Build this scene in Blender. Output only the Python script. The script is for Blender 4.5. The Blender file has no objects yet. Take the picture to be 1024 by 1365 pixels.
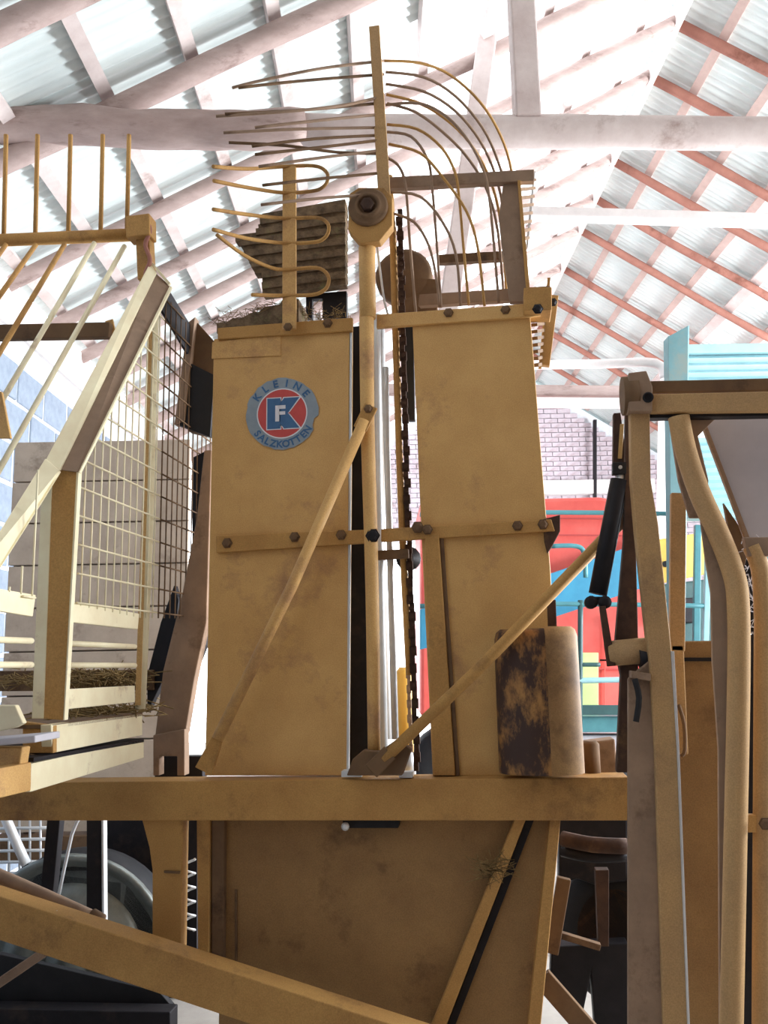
import bpy, math, random
from mathutils import Vector as V, Matrix, Euler
random.seed(7)
S = bpy.context.scene
COL = S.collection
# ------------------------------------------------------------------ camera
F = 1150.0; W_, H_ = 1024, 1365
CAM = V((0, 0, 1.6)); YAW = math.radians(7.3); PITCH = math.radians(9.5); ROLL = math.radians(1.1)
_fh = V((-math.sin(YAW), math.cos(YAW), 0)); _r0 = V((math.cos(YAW), math.sin(YAW), 0))
FWD = _fh*math.cos(PITCH) + V((0, 0, math.sin(PITCH)))
_u0 = _r0.cross(FWD)
RGT = _r0*math.cos(ROLL) - _u0*math.sin(ROLL)
UPV = _u0*math.cos(ROLL) + _r0*math.sin(ROLL)
cd = bpy.data.cameras.new('camera'); cam = bpy.data.objects.new('camera', cd); COL.objects.link(cam)
cd.sensor_fit = 'VERTICAL'; cd.sensor_height = 36; cd.lens = 36*F/H_; cd.clip_start = 0.05
m = Matrix((RGT, UPV, -FWD)).transposed().to_4x4(); m.translation = CAM
cam.matrix_world = m
S.camera = cam
# ------------------------------------------------------------------ light
BA = math.radians(7.65)                       # the barn's axis against the machine's
w = bpy.data.worlds.new('daylight'); S.world = w; w.use_nodes = True
bg = w.node_tree.nodes['Background']; bg.inputs[0].default_value = (0.90, 0.95, 1.0, 1); bg.inputs[1].default_value = 5.0
S.view_settings.view_transform = 'Standard'; S.view_settings.look = 'None'
S.view_settings.gamma = 1; S.view_settings.use_curve_mapping = False; S.view_settings.exposure = 0.0
def area(name, loc, target, sx, sy, power, col=(1, 1, 1)):
    l = bpy.data.lights.new(name, 'AREA'); l.shape = 'RECTANGLE'; l.size = sx; l.size_y = sy; l.energy = power; l.color = col
    o = bpy.data.objects.new(name, l); COL.objects.link(o); o.location = loc
    o.rotation_euler = (V(target)-V(loc)).to_track_quat('-Z', 'Y').to_euler(); return o
def BW(x, d, z): return V((x*math.cos(BA)-d*math.sin(BA), x*math.sin(BA)+d*math.cos(BA), z))
area('daylight_side_opening', BW(7.0, 5.6, 2.45), BW(0, 5.4, 3.5), 8.0, 1.1, 1900, (0.90, 0.95, 1.0))

# ------------------------------------------------------------------ pixel to place
def ray(px, py): return FWD + RGT*((px-W_/2)/F) - UPV*((py-H_/2)/F)
def P(px, py, Y):
    d = ray(px, py); return CAM + d*(Y/d.y)
def PX(px, py, X):
    d = ray(px, py); return CAM + d*(X/d.x)
def PBL(px, py, dd):                          # point on the barn plane at depth dd, in barn coordinates
    d = ray(px, py); bx = V((math.cos(BA), math.sin(BA), 0)); by = V((-math.sin(BA), math.cos(BA), 0))
    p = d*(dd/d.dot(by)); return V((p.dot(bx), dd, CAM.z+p.z))
def sc(p): return (V(p)-CAM).dot(FWD)/F       # metres per pixel at p
# ------------------------------------------------------------------ materials
def lin(c): return tuple(((x/255)/12.92 if x/255 <= .04045 else ((x/255+.055)/1.055)**2.4) for x in c)+(1,)
def mat(name, c1, c2=None, rough=.6, metal=0, scale=8, spec=.3, bump=.0, c3=None, t3=.6, stretch=(1, 1, 1), s3=None, fine=None):
    m = bpy.data.materials.new(name); m.use_nodes = True; nt = m.node_tree; N = nt.nodes; L = nt.links
    b = N['Principled BSDF']; b.inputs['Roughness'].default_value = rough; b.inputs['Metallic'].default_value = metal
    b.inputs['Specular IOR Level'].default_value = spec
    tc = N.new('ShaderNodeTexCoord'); mp = N.new('ShaderNodeMapping'); mp.inputs['Scale'].default_value = stretch
    L.new(tc.outputs['Object'], mp.inputs[0])
    nz = N.new('ShaderNodeTexNoise'); nz.inputs['Scale'].default_value = scale; nz.inputs['Detail'].default_value = 8; nz.inputs['Roughness'].default_value = .65
    L.new(mp.outputs[0], nz.inputs['Vector'])
    r = N.new('ShaderNodeValToRGB'); r.color_ramp.elements[0].position = .32; r.color_ramp.elements[1].position = .68
    r.color_ramp.elements[0].color = lin(c1); r.color_ramp.elements[1].color = lin(c2 or c1)
    L.new(nz.outputs[0], r.inputs[0]); out = r.outputs[0]
    if c3:
        n3 = N.new('ShaderNodeTexNoise'); n3.inputs['Scale'].default_value = s3 or scale*.45; n3.inputs['Detail'].default_value = 10; n3.inputs['Roughness'].default_value = .7
        L.new(mp.outputs[0], n3.inputs['Vector'])
        r3 = N.new('ShaderNodeValToRGB'); r3.color_ramp.elements[0].position = t3-.06; r3.color_ramp.elements[1].position = t3+.06
        L.new(n3.outputs[0], r3.inputs[0])
        mx = N.new('ShaderNodeMixRGB'); mx.inputs[2].default_value = lin(c3); L.new(r3.outputs[0], mx.inputs[0]); L.new(out, mx.inputs[1]); out = mx.outputs[0]
    if fine:
        n4 = N.new('ShaderNodeTexNoise'); n4.inputs['Scale'].default_value = 260; n4.inputs['Detail'].default_value = 3
        L.new(tc.outputs['Object'], n4.inputs['Vector'])
        mx = N.new('ShaderNodeMixRGB'); mx.blend_type = 'OVERLAY'; mx.inputs[0].default_value = fine
        L.new(out, mx.inputs[1]); L.new(n4.outputs[0], mx.inputs[2]); out = mx.outputs[0]
    L.new(out, b.inputs['Base Color'])
    if bump:
        bp = N.new('ShaderNodeBump'); bp.inputs['Strength'].default_value = bump; bp.inputs['Distance'].default_value = .02
        L.new(nz.outputs[0], bp.inputs['Height']); L.new(bp.outputs[0], b.inputs['Normal'])
    return m
YEL = mat('faded_yellow_paint', (212, 170, 108), (196, 153, 94), .55, 0, 5, .3, .02, (164, 124, 86), .60, fine=.35)
YELD = mat('dusty_yellow_paint', (190, 148, 88), (170, 128, 76), .7, 0, 5, .2, .03, (128, 96, 64), .62, fine=.35)
BRN = mat('dirt_and_shade_brown_paint', (122, 96, 70), (100, 78, 60), .8, 0, 9, .2, .08, (75, 58, 46), .6)
GRB = mat('dusty_grey_brown_paint', (158, 132, 110), (134, 112, 94), .75, 0, 9, .2, .05, (110, 88, 70), .6)
CRM = mat('lit_side_cream_paint', (242, 234, 200), (230, 216, 180), .6, 0, 9, .3, .03, (176, 150, 122), .66)  # cage paint lightened to cream for faces the side light strikes
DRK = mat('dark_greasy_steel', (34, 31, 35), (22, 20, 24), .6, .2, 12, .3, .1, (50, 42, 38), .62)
HOP = mat('shaded_dirty_hopper_paint', (158, 124, 80), (136, 104, 68), .65, 0, 4, .25, .03, (100, 74, 50), .60, fine=.35)  # yellow paint darkened for the lower area's shade, plus dirt mottling
BRD = mat('weathered_brown_board', (198, 182, 164), (176, 160, 144), .85, 0, 6, .1, .1, (138, 122, 106), .62)
BLK = mat('black_rubber', (30, 30, 34), (20, 20, 23), .7, 0, 12, .4, .1)
RST = mat('rust_and_worn_yellow', (176, 130, 74), (140, 100, 62), .6, .1, 10, .35, .1, (66, 48, 42), .47, (1, 1, .5), 13)
RSTD = mat('rusty_dark_iron', (88, 66, 54), (62, 48, 42), .85, .1, 14, .2, .15, (110, 84, 60), .62)
GAL = mat('galvanised_bright_steel', (225, 228, 230), (200, 203, 206), .35, .35, 8, .5, 0)
SHEET = mat('weathered_roof_sheet', (222, 230, 228), (206, 216, 215), .55, .1, 3, .3, 0, (188, 198, 196), .62, (.6, 2, 2))
WOOD = mat('old_grey_timber', (186, 166, 160), (164, 144, 138), .85, 0, 5, .15, .15, (136, 116, 110), .62, (1, 3, 3))
WOODL = mat('pale_sawn_timber', (216, 204, 200), (196, 180, 176), .85, 0, 6, .15, .1, (168, 148, 142), .62)
WOODM = mat('pinkish_timber', (204, 180, 172), (184, 160, 152), .85, 0, 6, .15, .1)
WOODR = mat('red_brown_timber', (168, 118, 104), (146, 100, 88), .85, 0, 6, .15, .1, (120, 78, 66), .62)
BLOCK = mat('blue_grey_concrete_block', (150, 162, 176), (132, 144, 160), .9, 0, 14, .1, .25)
MORT = mat('pale_mortar', (228, 232, 236), (208, 214, 220), .95, 0, 20, .1, .4)
PLAS = mat('whitewashed_plaster', (232, 226, 224), (216, 210, 208), .95, 0, 7, .1, .15)
BRK = mat('whitewashed_brick', (206, 196, 202), (184, 172, 180), .95, 0, 9, .1, .2, (160, 136, 136), .6)
FLR = mat('dusty_concrete_floor', (178, 172, 164), (150, 144, 138), .95, 0, 2.5, .1, .15, (120, 112, 104), .62)
RED = mat('faded_red_paint', (236, 108, 98), (224, 92, 84), .45, 0, 4, .4, 0, (200, 88, 80), .68)
BLU = mat('blue_paint', (66, 146, 178), (56, 130, 164), .45, 0, 4, .4, 0)
TEAL = mat('teal_paint', (78, 138, 144), (66, 120, 128), .5, 0, 6, .4, 0)
TEALM = mat('weathered_teal_paint', (98, 132, 136), (86, 120, 124), .6, 0, 5, .3, 0, (112, 126, 122), .6)
TAN = mat('dust_covered_yellow_paint', (188, 152, 104), (168, 136, 98), .7, 0, 4, .2, .04, (140, 112, 84), .60, fine=.35)
TEALD = mat('dark_teal_paint', (50, 84, 84), (40, 70, 72), .5, 0, 6, .4, 0)
PALT = mat('pale_teal_steel', (150, 190, 196), (136, 176, 184), .5, 0, 6, .4, 0)
YEB = mat('bright_yellow_paint', (238, 196, 96), (226, 180, 84), .5, 0, 5, .4, 0)
GRNP = mat('pale_green_panel', (206, 226, 150), (192, 214, 136), .5, 0, 5, .4, 0)
GPLT = mat('dusty_grey_sheet', (196, 192, 198), (176, 174, 182), .8, 0, 3, .2, .03, (206, 202, 204), .62)
STRAW = mat('dry_straw', (150, 126, 84), (96, 78, 54), .95, 0, 30, .1, 0)
HAYD = mat('caked_soil_and_chaff', (136, 116, 92), (82, 70, 58), .95, 0, 22, .1, .6, (122, 118, 84), .64)
DEC_G = mat('decal_grey_blue', (146, 158, 168), (132, 146, 156), .6, 0, 20)
DEC_R = mat('decal_red', (200, 84, 80), (188, 76, 74), .6, 0, 20)
DEC_B = mat('decal_blue', (70, 110, 150), (62, 98, 140), .6, 0, 20)
DEC_W = mat('decal_white', (226, 226, 230), (214, 214, 220), .6, 0, 20)
WDISC = mat('grey_wheel_disc', (140, 146, 142), (96, 100, 98), .35, .6, 5)
def translucent():
    m = bpy.data.materials.new('translucent_roof_sheet'); m.use_nodes = True; nt = m.node_tree; N = nt.nodes; L = nt.links
    N.remove(N['Principled BSDF']); o = N['Material Output']
    a = N.new('ShaderNodeBsdfTranslucent'); a.inputs[0].default_value = (.95, .97, .98, 1)
    d = N.new('ShaderNodeBsdfDiffuse'); d.inputs[0].default_value = (.8, .83, .85, 1)
    x = N.new('ShaderNodeMixShader'); x.inputs[0].default_value = .28; L.new(a.outputs[0], x.inputs[1]); L.new(d.outputs[0], x.inputs[2]); L.new(x.outputs[0], o.inputs[0]); return m
TRL = translucent()
# ------------------------------------------------------------------ mesh builder
class MB:
    def __init__(s): s.v = []; s.f = []; s.sm = []
    def _add(s, vs, fs, sm=False):
        b = len(s.v); s.v += [V(x) for x in vs]; s.f += [tuple(i+b for i in f) for f in fs]; s.sm += [sm]*len(fs); return s
    def hexa(s, a): return s._add(a, [(0, 3, 2, 1), (4, 5, 6, 7), (0, 1, 5, 4), (1, 2, 6, 5), (2, 3, 7, 6), (3, 0, 4, 7)])
    def box(s, c, d, R=None):
        c = V(c); h = V(d)/2; o = []
        for z in (-1, 1):
            for x, y in ((-1, -1), (1, -1), (1, 1), (-1, 1)):
                p = V((x*h.x, y*h.y, z*h.z)); o.append(c + (R @ p if R else p))
        return s.hexa(o)
    def bar(s, p, q, w, t, ref=(0, 1, 0), w2=None):      # w across, t along ref
        p = V(p); q = V(q); a = (q-p).normalized(); n = V(ref); n = (n - a*n.dot(a)).normalized(); k = a.cross(n)
        o = []
        for e, ww in ((p, w), (q, w2 or w)):
            for x, y in ((-1, -1), (1, -1), (1, 1), (-1, 1)): o.append(e + k*(x*ww/2) + n*(y*t/2))
        return s.hexa(o)
    def plate(s, pts, n):
        pts = [V(p) for p in pts]; n = V(n); k = len(pts)
        vs = pts + [p+n for p in pts]
        fs = [tuple(range(k)), tuple(reversed(range(k, 2*k)))] + [(i, i+k, (i+1) % k+k, (i+1) % k) for i in range(k)]
        return s._add(vs, fs)
    def tube(s, pts, r, seg=8, r2=None, caps=True):
        pts = [V(p) for p in pts]; n = len(pts); rings = []
        prev = None
        for i, p in enumerate(pts):
            a = (pts[min(i+1, n-1)]-pts[max(i-1, 0)]).normalized()
            if prev is None:
                u = a.cross(V((0, 0, 1)) if abs(a.z) < .9 else V((1, 0, 0))).normalized()
            else: u = (prev - a*prev.dot(a)).normalized()
            prev = u; v = a.cross(u); rr = r if r2 is None else r+(r2-r)*i/(n-1)
            rings += [p + (u*math.cos(t)+v*math.sin(t))*rr for t in [2*math.pi*j/seg for j in range(seg)]]
        b = len(s.v); s.v += rings
        for i in range(n-1):
            for j in range(seg):
                s.f.append((b+i*seg+j, b+i*seg+(j+1) % seg, b+(i+1)*seg+(j+1) % seg, b+(i+1)*seg+j)); s.sm.append(True)
        if caps:
            s.f.append(tuple(b+j for j in reversed(range(seg)))); s.f.append(tuple(b+(n-1)*seg+j for j in range(seg))); s.sm += [False, False]
        return s
    def lathe(s, c, axis, prof, seg=24, sx=1, smooth=True):
        c = V(c); a = V(axis).normalized(); u = a.cross(V((0, 0, 1)) if abs(a.z) < .9 else V((1, 0, 0))).normalized(); v = a.cross(u)
        b = len(s.v)
        for r, h in prof:
            for j in range(seg):
                t = 2*math.pi*j/seg; s.v.append(c + a*h + u*(r*math.cos(t)*sx) + v*(r*math.sin(t)))
        for i in range(len(prof)-1):
            for j in range(seg):
                s.f.append((b+i*seg+j, b+i*seg+(j+1) % seg, b+(i+1)*seg+(j+1) % seg, b+(i+1)*seg+j)); s.sm.append(smooth)
        if prof[0][0] > 1e-6: s.f.append(tuple(b+j for j in reversed(range(seg)))); s.sm.append(False)
        k = len(prof)-1
        if prof[k][0] > 1e-6: s.f.append(tuple(b+k*seg+j for j in range(seg))); s.sm.append(False)
        return s
    def build(s, name, m, parent=None, org=None, bevel=0, label=None, kind=None, rot=0):
        me = bpy.data.meshes.new(name)
        o0 = V(org) if org is not None else V((0, 0, 0))
        me.from_pydata([v-o0 for v in s.v], [], s.f); me.polygons.foreach_set('use_smooth', s.sm); me.update()
        me.materials.append(m)
        o = bpy.data.objects.new(name, me); COL.objects.link(o)
        if parent: o.parent = parent
        else: o.location = o0
        if rot: o.rotation_euler.z = rot
        if bevel:
            bm = o.modifiers.new('bevel', 'BEVEL'); bm.width = bevel; bm.segments = 2; bm.limit_method = 'ANGLE'
        if label: o['label'] = label
        if kind: o['kind'] = kind
        return o
def cr(pts, n=5):                              # smooth path through points
    pts = [V(p) for p in pts]; P_ = [pts[0]]+pts+[pts[-1]]; o = []
    for i in range(1, len(P_)-2):
        a, b, c, d = P_[i-1:i+3]
        for k in range(n):
            t = k/n; o.append(.5*((2*b)+(c-a)*t+(2*a-5*b+4*c-d)*t*t+(3*b-a-3*c+d)*t**3))
    return o+[pts[-1]]
def thing(name, label, cat, loc, group=None, rot=0):
    o = bpy.data.objects.new(name, None); COL.objects.link(o); o.location = loc; o.empty_display_size = .1
    o['label'] = label; o['category'] = cat
    if group: o['group'] = group
    if rot: o.rotation_euler.z = rot
    return o
def tag(o, label=None, cat=None, group=None, kind=None):
    for k, v in (('label', label), ('category', cat), ('group', group), ('kind', kind)):
        if v: o[k] = v
    return o
def inst(src, parent, loc, rot=None):
    c = src.copy(); COL.objects.link(c); c.parent = parent; c.location = loc
    if rot is not None: c.rotation_euler = rot
    return c
# ================================================================== the barn (barn coordinates: x across, y depth, z up; turned by BA)
XL, XR, XE, RZ = -2.4, 2.41, 7.2, 6.60
D0, D1 = -3.2, 14.5
TL, TR = .51, .65
def rz(x): return RZ - (TL*(XR-x) if x < XR else TR*(x-XR))
EZ, EZR = rz(XL), rz(XE)
fl = MB().box((2.4, 5.5, -.05), (14, 24, .1)).build('floor', FLR, rot=BA, kind='structure')
ceil = MB().bar((XR, D0, RZ-.1), (XR, D1+.2, RZ-.1), .05, .16, (0, 0, 1)).build('ceiling', WOODL, rot=BA, kind='structure')
# corrugated sheets: one object each
def sheet_mesh(name, length, wd, pitch=.0765, amp=.011, m=SHEET):
    n = int(round(wd/pitch))*6; vs = []; fs = []
    for i in range(n+1):
        y = wd*i/n; z = amp*math.sin(2*math.pi*y/pitch)
        vs += [(0, y, z), (length, y, z)]
    for i in range(n): fs.append((2*i, 2*i+1, 2*i+3, 2*i+2))
    me = bpy.data.meshes.new(name); me.from_pydata(vs, [], fs); me.polygons.foreach_set('use_smooth', [True]*len(fs)); me.materials.append(m); return me
AL, AR = math.atan(TL), math.atan(TR); half = (XR-XL)/2
shm = {0: sheet_mesh('roof_sheet', half/math.cos(AL)+.12, .765), 1: sheet_mesh('roof_sheet', half/math.cos(AR)+.12, .765)}
trm = {0: sheet_mesh('clear_roof_sheet', half/math.cos(AL)+.12, .765, m=TRL), 1: sheet_mesh('clear_roof_sheet', half/math.cos(AR)+.12, .765, m=TRL)}
nd = int((D1-D0+.6)/.75)+1
for i in range(nd):
    d = D0-.2+i*.75
    for side in (0, 1):
        for row in (0, 1):
            clear = (side == 0 and row == 1 and d > 4.2) or (side == 1 and row == 1 and 5 < d < 8.5)
            o = bpy.data.objects.new('clear_roof_sheet' if clear else 'roof_sheet', (trm if clear else shm)[side]); COL.objects.link(o); o.parent = ceil
            up = .012 if row == (1 if side == 0 else 0) else 0
            up += .003*(i % 2)
            if side == 0:
                x0 = XL-.05 + row*half; o.location = (x0, d, rz(x0)+.03+up); o.rotation_euler = (0, -AL, 0)
            else:
                x0 = XR+(0 if row == 0 else 1.68)-.03; o.location = (x0, d, rz(x0)+.03+up); o.rotation_euler = (0, AR, 0)
# purlins
PW, PH = .075, .05
for side, xs in ((0, [-2.33, -1.887, -1.432, -.981, -.532, -.093, .345, .79, 1.23, 1.67, 2.11]), (1, [2.78+.436*i for i in range(10)])):
    for x in xs:
        big = side == 1 and abs(x-4.09) < .1
        n = V((-TL if side == 0 else TR, 0, 1)).normalized()
        z = rz(x)+.01-PH/2
        MB().bar((x, D0, z), (x, D1, z), PW*(1.5 if big else 1), PH*(1.6 if big else 1), n).build('purlin', WOODL if side == 0 or big else WOODM, ceil)
# rafters: irregular round logs
def log(p, q, r, seg=10, n=7, wob=.012, flat=1):
    p = V(p); q = V(q); pts = []
    for i in range(n):
        t = i/(n-1); pts.append(p.lerp(q, t)+V((0, random.uniform(-wob, wob), random.uniform(-wob, wob))))
    mb = MB(); b = mb.tube(cr(pts, 3), r, seg); 
    for v in mb.v: v += V((random.uniform(-1, 1), random.uniform(-1, 1), random.uniform(-1, 1)))*r*.06
    return mb
for d in (-2.4, -1.2, 0, .9, 1.75, 2.6, 3.44, 4.22, 5.3, 6.04, 6.7, 7.3, 7.95, 8.7, 9.4, 10.4, 11.3, 12.3, 13.4):
    r = .065 if d < 5 else .05
    off = PH+.02+r
    log((XL-.1, d, rz(XL-.1)-off), (XR, d, rz(XR)-off), r).build('rafter', WOOD, ceil)
    log((XR, d+.02, rz(XR)-off), (XE+.1, d+.02, rz(XE+.1)-off), r*.85).build('rafter', WOODR, ceil, label='red-brown rafter of the right-hand slope')
# tie beams and posts
TD = 4.16
def tz(px, py, d): return PBL(px, py, d).z
log((XL, TD, tz(0, 172, TD)+.03), (-.35, TD, tz(300, 175, TD)), .10, 12, 8, .012).build('tie_beam', WOOD, ceil, label='rough grey log end of the nearest tie beam')
log((-.4, TD, tz(300, 175, TD)), (XE, TD, tz(1024, 188, TD)-.1), .085, 12, 10, .006).build('tie_beam', WOODL, ceil, label='pale whitewashed tie beam nearest the viewer')
a = PBL(702, 165, TD); MB().bar((a.x, TD-.02, a.z), (a.x, TD-.02, rz(a.x)-.1), .135, .12).build('queen_post', WOODL, ceil, bevel=.01)
a = PBL(672, 284, 5.2); b = PBL(1100, 297, 5.2); MB().bar(a, b, .065, .1).build('tie_beam', PLAS, ceil, bevel=.01, label='thin white tie beam behind the nearest one')
a = PBL(597, 420, 5.3); b = PBL(658, -10, 5.3); MB().bar(a, b, .13, .1).build('queen_post', WOODL, ceil, bevel=.01, label='leaning pale post')
a = PBL(690, 487, 8.0); b = PBL(874, 484, 8.0); c = PBL(886, 505, 8.0); MB().tube(cr([a, a.lerp(b, .6), b, c], 4), .045, 10).build('tie_beam', PLAS, ceil, label='short white pole with a drooping end')
a = PBL(400, 519, 9.3); b = PBL(1100, 525, 9.3); MB().bar(a, b, .12, .12).build('wall_plate', WOOD, ceil, bevel=.01)
a = PBL(400, 534, 9.2); b = PBL(1100, 540, 9.2); MB().bar(a, b, .09, .14).build('wall_plate', PLAS, ceil, bevel=.01)
# left wall: concrete blocks in pale mortar, white plaster band on top
DL = 10.4
wl = MB().box((XL-.1, (D0+DL)/2, (EZ-.1)/2), (.2, DL-D0, EZ-.1)).build('wall_left', MORT, rot=BA, kind='structure')
MB().box((XL-.07, (D0+DL)/2, EZ-.24), (.2, DL-D0, .30)).build('plaster_band', PLAS, wl)
bw_, bh_ = .46, .275
bmsh = MB().box((0, 0, 0), (.06, bw_-.03, bh_-.028)); blk = None; rest = MB()
nr = int((EZ-.4)/bh_)
for j in range(nr+1):
    for i in range(int((DL-.25-D0)/bw_)):
        d = D0+.23+i*bw_+(.23 if j % 2 else 0); z = .14+j*bh_
        if z > EZ-.45: continue
        dx = random.uniform(-.004, .006)
        if 4.2 < d < 13.2 and z > .2:
            if blk is None: blk = bmsh.build('concrete_block', BLOCK, wl, bevel=.008); blk.location = (XL-.02+dx, d, z)
            else: inst(blk, wl, (XL-.02+dx, d, z), (random.uniform(-.01, .01), 0, 0))
        else: rest.box((XL-.02+dx, d, z), (.06, bw_-.03, bh_-.028))
rest.build('block_courses', BLOCK, wl, kind='stuff')
# back gable wall, whitewashed brick
DX0, DX1, DZ = -1.9, 1.1, 3.5                 # doorway in the back wall
gb = MB().plate([(XL-.2, D1, 0), (DX0, D1, 0), (DX0, D1, DZ), (DX1, D1, DZ), (DX1, D1, 0), (XE+.2, D1, 0), (XE+.2, D1, EZR-.15), (XR, D1, RZ-.1), (XL-.2, D1, EZ-.1)], (0, .25, 0)).build('wall_back', MORT, rot=BA, kind='structure')
brk = None; rest = MB(); cnt = 0
for j in range(int(RZ/.085)):
    for i in range(int((XE-XL)/.235)):
        x = XL+.12+i*.235+(.117 if j % 2 else 0); z = .045+j*.085
        if z > rz(x)-.25: continue
        if x > XE-.1: continue
        if DX0-.12 < x < DX1+.12 and z < DZ+.04: continue
        if 2.4 < x < 4.85 and 3.4 < z < 5.6 and cnt < 290:
            cnt += 1; loc = (x, D1-.01+random.uniform(-.006, .004), z)
            if brk is None: brk = MB().box((0, 0, 0), (.222, .05, .073)).build('brick', BRK, gb); brk.location = loc
            else: inst(brk, gb, loc)
        else: rest.box((x, D1-.01, z), (.222, .05, .073))
rest.build('brick_courses', BRK, gb, kind='stuff')
a = PBL(715, 651, D1-.15); b = PBL(872, 648, D1-.15); MB().bar(a, b, .24, .16).build('trim_1', PLAS, rot=BA, kind='structure', bevel=.01)
a = PBL(793, 560, D1-.2); b = PBL(793, 680, D1-.2); MB().bar(a, b, .05, .08).build('trim_2', DRK, rot=BA, kind='structure')
a = PBL(884, 560, 10.5); b = PBL(880, 760, 10.5); MB().bar(a, b, .10, .10).build('trim_3', PLAS, rot=BA, kind='structure', bevel=.01)
# wall behind the camera and eave line of the open side
MB().plate([(XL-.2, D0, 0), (XE+.2, D0, 0), (XE+.2, D0, EZR-.15), (XR, D0, RZ-.1), (XL-.2, D0, EZ-.1)], (0, -.2, 0)).build('wall_front', BRN, rot=BA, kind='structure')
ev = MB().bar((XE-.1, D0, EZR-.2), (XE-.1, D1, EZR-.2), .15, .2, (0, 0, 1)).build('wall_right', WOOD, rot=BA, kind='structure')
for d in (D0+.2, 2.4, 5, 7.5, 10.3, D1-.2): MB().bar((XE-.1, d, 0), (XE-.1, d, EZR-.3), .16, .16).build('post', WOOD, ev, bevel=.01)
MB().box((XE, (D0+1.6)/2, EZR/2-.15), (.15, 1.6-D0, EZR-.3)).build('light_blocking_bay', BRN, ev)  # unseen bay, closed to keep light off the front
MB().box((XE-.12, (D1+1.6)/2, .85), (.2, D1-1.6, 1.7)).build('light_blocking_low_wall', BRK, ev)  # unseen wall added to block low side light and darken the lower zone

# ================================================================== the yellow harvester (machine coordinates)
HO = V((-.1, 3.0, 0))
H = thing('beet_harvester', 'large faded yellow root-crop harvester with tall elevator tower, curved tines and mesh side cage', 'harvester', HO)
def hb(mb, name, m, bevel=0, parent=None, label=None, kind=None): return mb.build(name, m, parent or H, HO, bevel, label, kind)
def pbar(a, b, w, t, ref=(0, 1, 0), w2=None, mb=None):
    p = P(*a); q = P(*b); return (mb or MB()).bar(p, q, w*sc(p), t, ref, None if w2 is None else w2*sc(q))
def pplate(pts, Y, t, mb=None): return (mb or MB()).plate([P(x, y, Y) for x, y in reversed(pts)], (0, t, 0))
def ptube(pts, rpx, n=1, seg=10, mb=None, r2=None):
    q = [P(*p) for p in pts]; r = rpx*sc(q[0]); return (mb or MB()).tube(cr(q, n) if n > 1 else q, r, seg, None if r2 is None else r2*sc(q[-1]))
def bolt(px, py, Y, rpx=6, m=BRN, parent=None):
    c = P(px, py, Y); r = rpx*sc(c); mb = MB().lathe(c, (0, -1, 0), [(r*1.25, 0), (r*1.25, .003), (r, .0031), (r*.95, .010), (r*.6, .013)], 6, smooth=False)
    return hb(mb, 'bolt', m, parent=parent)
# main cross beam
mb = pplate([(-260, 1046), (838, 1036), (838, 1094), (-260, 1094)], 2.93, .12)
beam = hb(mb, 'main_beam', YELD, .004)
# left tower panel
pl = hb(pplate([(285, 452), (468, 431), (463, 1034), (273, 1034)], 3.0, .05), 'tower_panel', YEL, .003)
hb(pplate([(283, 456), (374, 446), (374, 474), (282, 478)], 2.995, .005), 'patch_plate', YEL, .001, pl)
# decal
DC = P(376, 551, 2.9965); k = sc(DC)
def disc(r0, r1, y, n=48, cx=0, cz=0):
    mb = MB(); 
    for i in range(n):
        a, b = 2*math.pi*i/n, 2*math.pi*(i+1)/n
        mb._add([(cx+r*math.cos(t), y, cz+r*math.sin(t)) for r, t in ((r0, a), (r1, a), (r1, b), (r0, b))], [(0, 1, 2, 3)])
    return mb
def dput(mb, name, m, par, z=0):
    for i in range(len(mb.v)): v = mb.v[i]; mb.v[i] = DC+V((v.x*k, v.y, v.z*k))
    return hb(mb, name, m, parent=par)
# ragged outline of the worn sticker
rg = MB(); n = 60; rad = [49.5+random.uniform(-1.1, .8) for _ in range(n)]
for i in (56, 57, 58): rad[i] -= 4
rg._add([(0, 0, 0)]+[(rad[i]*math.cos(2*math.pi*i/n), 0, rad[i]*math.sin(2*math.pi*i/n)) for i in range(n)], [(0, i+1, (i+1) % n+1) for i in range(n)])
dec = dput(rg, 'decal', DEC_G, pl); dec['label'] = 'round grey-blue, red and blue maker sticker with worn edge'
def fdec(mb, name, m): return dput(mb, name, m, pl)
fdec(disc(0.01, 33, -.0006), 'decal_centre', DEC_R); fdec(disc(33, 34.6, -.0006), 'decal_ring', DEC_W)
def poly(pts, y): return MB()._add([(a, y, b) for a, b in pts], [tuple(range(len(pts)))])
def kpoly(g, y):
    mb = MB()
    def q(p): mb._add([(a, y, b) for a, b in p], [tuple(range(len(p)))])
    q([(-20-g, 21+g), (-20-g, -21-g), (-2+g, -21-g), (-2+g, 21+g)])
    q([(-2-g, 15+g), (0, 17+g), (3-g, 21+g), (24+g*2.4, 21+g), (9+g*1.2, 1), (8, 0), (-4, 0)])
    q([(-4, 0), (8, 0), (9+g*1.2, -1), (24+g*2.4, -21-g), (3-g, -21-g), (0, -17-g), (-2-g, -15-g)])
    return mb
fdec(kpoly(1.3, -.0012), 'decal_letter', DEC_W); fdec(kpoly(0, -.0018), 'decal_letter', DEC_B)
fm = MB()
for p in ([(-9, 11), (-9, -11), (-3.6, -11), (-3.6, 11)], [(-4, 11), (-4, 6), (5, 6), (5, 11)], [(-4, 2.5), (-4, -2), (4.6, -2), (4.6, 2.5)]): fm._add([(a, -.0024, b) for a, b in p], [(0, 1, 2, 3)])
fdec(fm, 'decal_letter', DEC_W)
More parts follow.
